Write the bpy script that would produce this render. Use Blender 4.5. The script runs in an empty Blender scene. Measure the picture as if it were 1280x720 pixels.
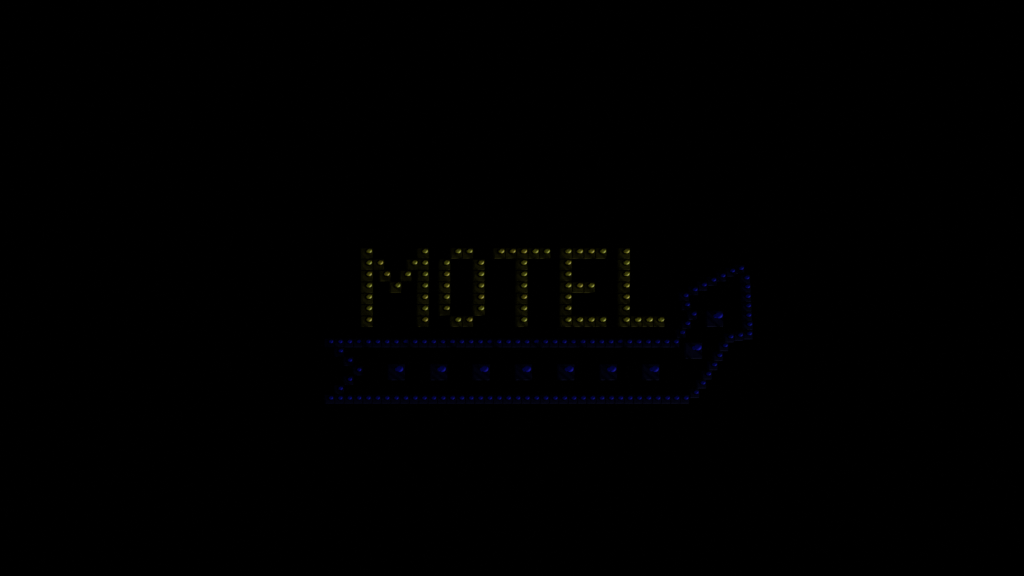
import bpy, bmesh, math, random
from mathutils import Vector
random.seed(7)
S = bpy.context.scene
COL = S.collection

# ---------------------------------------------------------------- camera, world, light
# 1 cm in the plane of the sign = 1 pixel of the 1280 px wide photograph.
D = 25.0                  # distance from the camera to the sign plane (m)
TX, TZ = 0.52, 0.12       # the camera stands to the left of and below the sign (shift lens, as for architecture)
ZC = 15.0                 # height of the picture centre above the ground
FW = 12.80                # width of the view at the sign plane
cam_d = bpy.data.cameras.new('camera'); cam = bpy.data.objects.new('camera', cam_d); COL.objects.link(cam)
cam_d.sensor_width = 36; cam_d.lens = 36 * D / FW
cam.location = (-D * TX, -D, ZC - D * TZ); cam.rotation_euler = (math.radians(90), 0, 0)
cam_d.shift_x = D * TX / FW; cam_d.shift_y = D * TZ / FW
cam_d.clip_start = 0.1; cam_d.clip_end = 500
S.camera = cam

w = bpy.data.worlds.new('World'); S.world = w; w.use_nodes = True
bg = w.node_tree.nodes['Background']; bg.inputs[0].default_value = (0, 0, 0, 1); bg.inputs[1].default_value = 0.0

S.view_settings.view_transform = 'Standard'; S.view_settings.look = 'None'
S.view_settings.exposure = 0.0; S.view_settings.gamma = 1.0; S.view_settings.use_curve_mapping = False

def area(name, direction, dist, power, color, size):
    l = bpy.data.lights.new(name, 'AREA'); l.energy = power; l.color = color; l.size = size; l.shape = 'DISK'
    o = bpy.data.objects.new(name, l); COL.objects.link(o)
    d = Vector(direction).normalized()
    o.location = Vector((0.3, 0, ZC - 0.5)) + d * dist
    o.rotation_euler = (-d).to_track_quat('-Z', 'Y').to_euler()
area('added_key_light', (0.88, -0.08, -0.72), 30, 7800, (1.0, 1.0, 0.95), 2.0)  # added out of view, no known source: puts the lower-right highlight on the bulbs
area('added_side_light', (-1.0, -0.10, -0.35), 30, 420, (0.95, 1.0, 1.0), 4.0)  # added helper light out of frame, brightens left box sides and bulb edges
area('added_soft_fill', (-0.25, -1.0, -0.2), 30, 430, (1.0, 1.0, 1.0), 16.0)  # added wide fill from the front, no real source, evens the box faces

def P(px, py, y=0.0):
    """point of the plane y whose picture position is (px, py)"""
    k = (D + y) / D
    X = (px - 640) / 100; Z = (360 - py) / 100
    c = cam.location
    return Vector((c.x + (X - c.x) * k, y, c.z + (ZC + Z - c.z) * k))

# ---------------------------------------------------------------- materials
def new_mat(name):
    m = bpy.data.materials.new(name); m.use_nodes = True
    return m, m.node_tree, m.node_tree.nodes['Principled BSDF']
def painted(name, c1, c2, rough, scale=9.0):
    m, nt, b = new_mat(name)
    tc = nt.nodes.new('ShaderNodeTexCoord')
    n = nt.nodes.new('ShaderNodeTexNoise'); n.inputs['Scale'].default_value = scale; n.inputs['Detail'].default_value = 6
    r = nt.nodes.new('ShaderNodeValToRGB')
    r.color_ramp.elements[0].position = .35; r.color_ramp.elements[1].position = .68
    r.color_ramp.elements[0].color = (*c1, 1); r.color_ramp.elements[1].color = (*c2, 1)
    nt.links.new(tc.outputs['Object'], n.inputs['Vector']); nt.links.new(n.outputs['Fac'], r.inputs[0])
    nt.links.new(r.outputs[0], b.inputs['Base Color'])
    b.inputs['Roughness'].default_value = rough
    return m
def lamp_glass(name, base, em, strength, rough, spec):
    m, nt, b = new_mat(name)
    b.inputs['Roughness'].default_value = rough
    b.inputs['Specular IOR Level'].default_value = spec
    b.inputs['Emission Color'].default_value = (*em, 1)
    oi = nt.nodes.new('ShaderNodeObjectInfo')                      # every bulb burns a little differently
    mx = nt.nodes.new('ShaderNodeMix'); mx.data_type = 'RGBA'      # and its glass is tinted a little differently
    mx.inputs[6].default_value = (*base[0], 1); mx.inputs[7].default_value = (*base[1], 1)
    nt.links.new(oi.outputs['Random'], mx.inputs[0]); nt.links.new(mx.outputs[2], b.inputs['Base Color'])
    mr = nt.nodes.new('ShaderNodeMapRange')
    mr.inputs['To Min'].default_value = strength * .8; mr.inputs['To Max'].default_value = strength * 1.2
    nt.links.new(oi.outputs['Random'], mr.inputs[0]); nt.links.new(mr.outputs[0], b.inputs['Emission Strength'])
    return m
YB = painted('yellow_box_paint', (.036, .034, .003), (.056, .053, .005), .6, 30)
YG = lamp_glass('yellow_bulb_glass', ((.55, .48, .035), (.48, .53, .04)), (1, .72, .01), .003, .42, .3)
BB = painted('blue_box_paint', (.0004, .0010, .022), (.0008, .0016, .034), .6, 30)
for m_ in (YB, BB): m_.node_tree.nodes['Principled BSDF'].inputs['Specular IOR Level'].default_value = .05
BG = lamp_glass('blue_bulb_glass', ((.005, .008, .38), (.009, .006, .36)), (.0, .04, 1), .010, .55, .015)
BK = painted('black_socket_plastic', (.0006, .0006, .0006), (.001, .001, .001), .9)
BK.node_tree.nodes['Principled BSDF'].inputs['Specular IOR Level'].default_value = 0
BP = painted('black_panel_paint', (.0001, .0001, .00012), (.0002, .0002, .00024), .9, 4)
BP.node_tree.nodes['Principled BSDF'].inputs['Specular IOR Level'].default_value = 0

# ---------------------------------------------------------------- helpers
def obj(name, bm, mat, parent=None, loc=None, smooth=False):
    me = bpy.data.meshes.new(name)
    bmesh.ops.recalc_face_normals(bm, faces=bm.faces[:])
    bm.to_mesh(me); bm.free()
    me.materials.append(mat)
    if smooth:
        for p in me.polygons: p.use_smooth = True
    o = bpy.data.objects.new(name, me); COL.objects.link(o)
    if parent: o.parent = parent
    if loc is not None: o.location = loc
    return o
def thing(name, label, cat, loc, group=None):
    o = bpy.data.objects.new(name, None); COL.objects.link(o); o.location = loc
    o['label'] = label; o['category'] = cat
    if group: o['group'] = group
    o.empty_display_size = .1
    return o
def box(bm, x0, x1, y0, y1, z0, z1, bev=0.0):
    t = bmesh.new()
    bmesh.ops.create_cube(t, size=1)
    for v in t.verts:
        v.co = Vector(((x0 + x1) / 2 + v.co.x * (x1 - x0), (y0 + y1) / 2 + v.co.y * (y1 - y0), (z0 + z1) / 2 + v.co.z * (z1 - z0)))
    if bev: bmesh.ops.bevel(t, geom=t.edges[:], offset=bev, segments=2, affect='EDGES', profile=.5)
    me = bpy.data.meshes.new('tmp'); t.to_mesh(me); t.free(); bm.from_mesh(me); bpy.data.meshes.remove(me)
def lathe(bm, prof, n=20):
    """profile [(radius, y)] turned about the y axis"""
    rings = []
    for r, y in prof:
        if r < 1e-6: rings.append([bm.verts.new((0, y, 0))])
        else: rings.append([bm.verts.new((r * math.cos(2 * math.pi * i / n), y, r * math.sin(2 * math.pi * i / n))) for i in range(n)])
    for a, b in zip(rings, rings[1:]):
        for i in range(n):
            j = (i + 1) % n
            if len(a) == 1: bm.faces.new((a[0], b[i], b[j]))
            elif len(b) == 1: bm.faces.new((a[i], a[j], b[0]))
            else: bm.faces.new((a[i], a[j], b[j], b[i]))

def bulb_profile(R, c, neck):
    """neck at the socket (y=0), globe of radius R centred c in front of it"""
    a0 = math.asin(min(.95, neck / R))
    pr = [(neck, 0), (neck, -max(.001, (c - R * math.cos(a0)) * .6))]
    for i in range(13):
        a = a0 + (math.pi - a0) * i / 12
        pr.append((R * math.sin(a) if i < 12 else 0, -(c - R * math.cos(a))))
    return pr
def bulb_mesh(name, R, c, neck):
    bm = bmesh.new(); lathe(bm, bulb_profile(R, c, neck)); return bm
def socket_bm(r, h):
    bm = bmesh.new(); lathe(bm, [(r, -.0004), (r, -h), (r * .72, -h), (r * .72, -.0004)])
    return bm

PROTO = {}
def add_bulb(kind, name, parent, wpos):
    R, c, nk, sr, sh, m = kind
    if kind[:3] not in PROTO:
        b = obj(name, bulb_mesh(name, R, c, nk), m, parent, smooth=True)
        s = obj('socket', socket_bm(sr, sh), BK, b)
        PROTO[kind[:3]] = (b, s)
    else:
        b0, s0 = PROTO[kind[:3]]
        b = b0.copy(); b.name = name; COL.objects.link(b); b.parent = parent
        s = s0.copy(); COL.objects.link(s); s.parent = b
    b.location = Vector(wpos) - parent.location
    return b
#         R      c     neck   socket r  h   material
YELLOW = (.0262, .048, .017, .036, .008, YG)
SMALL  = (.0200, .032, .015, .030, .008, BG)
LARGE  = (.0370, .080, .022, .055, .016, BG)

DEPTH = .048
# ---------------------------------------------------------------- the letters
ROW = [313.75 + 14.25 * k for k in range(7)]
LET = {}
LET['m'] = [(461.3, r) for r in ROW] + [(531.3, r) for r in ROW] + [(475.4, ROW[1]), (483.5, ROW[2]), (496.9, ROW[3]), (509.8, ROW[2]), (518.1, ROW[1])]
ox = [558.3, 572.6, 586.9, 601.4]
LET['o'] = [(ox[0], r) for r in ROW[1:6]] + [(ox[3], r) for r in ROW[1:6]] + [(ox[i], ROW[k]) for i in (1, 2) for k in (0, 6)]
tx = [626.7, 640.8, 655.1, 669.4, 683.7]
LET['t'] = [(x, ROW[0]) for x in tx] + [(tx[2], r) for r in ROW[1:]]
ex = [710.4, 724.9, 739.3, 753.8]
LET['e'] = [(ex[0], r) for r in ROW] + [(x, ROW[0]) for x in ex[1:]] + [(x, ROW[3]) for x in ex[1:3]] + [(x, ROW[6]) for x in ex[1:]]
lx = [783.3, 797.7, 812.1, 826.7]
LET['l'] = [(lx[0], r) for r in ROW] + [(x, ROW[6]) for x in lx[1:]]
LABEL = {
 'm': 'yellow bulb letter M, first letter of the word MOTEL',
 'o': 'yellow bulb letter O between the M and the T of MOTEL',
 't': 'yellow bulb letter T in the middle of the word MOTEL',
 'e': 'yellow bulb letter E between the T and the L of MOTEL',
 'l': 'yellow bulb letter L, last letter of MOTEL, beside the blue arrowhead'}
for key, cells in LET.items():
    xs = [c[0] for c in cells]
    base = P((min(xs) + max(xs)) / 2, 410, 0)
    t = thing('sign_letter', LABEL[key], 'sign letter', base, 'yellow bulb letters spelling MOTEL')
    bx = bmesh.new(); bk = bmesh.new()
    for (x, y) in cells:
        # bulb globe stands YELLOW[1] in front of the box face: find the face centre behind it
        g = P(x + .55, y - .1, -.001 - YELLOW[1])
        h = .0640
        gz = g.z - .022                                   # the bulb sits a little above the middle of its box
        box(bx, g.x - h - base.x, g.x + h - base.x, 0, DEPTH, gz - h - base.z, gz + h - base.z, .0035)
        h2 = .0705
        box(bk, g.x - h2 - base.x, g.x + h2 - base.x, DEPTH + .001, DEPTH + .012, gz - h2 - base.z, gz + h2 - base.z)
        add_bulb(YELLOW, 'bulb', t, (g.x, -.001, g.z))
    obj('bulb_boxes', bx, YB, t)
    obj('back_plate', bk, BK, t)

# ---------------------------------------------------------------- the arrow
top = [(413.8 + 11.667 * i, 426.8) for i in range(38)]
bot = [(413.8 + 11.684 * i, 497.2) for i in range(39)]
notch = [(425.9, 438.3), (437.5, 450), (449.1, 461.9), (437.5, 473.8), (425.9, 485.2)]
right_up = [(870.5, 490.1), (879.1, 478.3), (886.1, 467), (893.4, 455.4), (899.9, 443.8), (906.9, 431.5), (913.9, 420.5), (925.8, 418.4),
            (937.2, 416.7), (937.4, 404.9), (936.3, 393.5), (935.9, 381.8), (935.4, 369.9), (934.9, 358), (934, 346.8),
            (926.9, 335), (915.8, 338.2), (904, 344.2), (892.4, 349.5), (880.6, 355.6), (869.1, 361.6), (857.7, 368.9),
            (859.4, 380.4), (867.8, 392.1), (859.8, 403.8), (853.4, 415.2)]
small = right_up + notch + top + bot
large = [(499.8 + 53.2 * i, 461) for i in range(7)] + [(872.4, 434), (899.0, 394)]
base = P(640, 510, 0)
A = thing('arrow_sign', 'long blue bulb arrow under MOTEL, notched tail left, head bent up at right', 'arrow sign', base)
bx = bmesh.new()
for (x, y) in small:
    g = P(x + .2, y, -.001 - SMALL[1]); h = .0530
    gz = g.z - .014
    box(bx, g.x - h - base.x, g.x + h - base.x, 0, DEPTH * .8, gz - h - base.z, gz + h - base.z, .003)
    add_bulb(SMALL, 'bulb', A, (g.x, -.001, g.z))
obj('border_boxes', bx, BB, A)
proto = None
for (x, y) in large:
    g = P(x, y, -.001 - LARGE[1]); h = .100
    if proto is None:
        b_ = bmesh.new(); box(b_, -h, h, 0, DEPTH * .8, -h, h, .005)
        bo = obj('lamp_box', b_, BB, A); proto = bo
    else:
        bo = proto.copy(); COL.objects.link(bo); bo.parent = A
    bo.location = Vector((g.x, 0, g.z - .034)) - base
    # the bulb is a sub-part of its box
    R, c, nk, sr, sh, m = LARGE
    if 'L' not in PROTO:
        bb = obj('large_bulb', bulb_mesh('large_bulb', R, c, nk), m, bo, (0, -.001, .034), smooth=True); PROTO['L'] = bb
    else:
        bb = PROTO['L'].copy(); COL.objects.link(bb); bb.parent = bo
# black arrow-shaped panel the boxes are fixed to
outline = [(408, 424), (846, 424), (862, 396), (853, 366), (929, 329), (943, 421), (915, 426), (868, 502), (408, 502), (444, 463)]
bm = bmesh.new()
y0 = DEPTH * .8 + .001; y1 = y0 + .02
f = [bm.verts.new(P(x - 2.2, y + 3.2, y0) - base ) for x, y in outline]
b = [bm.verts.new(v.co + Vector((0, y1 - y0, 0))) for v in f]
bm.faces.new(f); bm.faces.new(b[::-1])
for i in range(len(f)):
    j = (i + 1) % len(f); bm.faces.new((f[i], b[i], b[j], f[j]))
obj('back_panel', bm, BP, A)
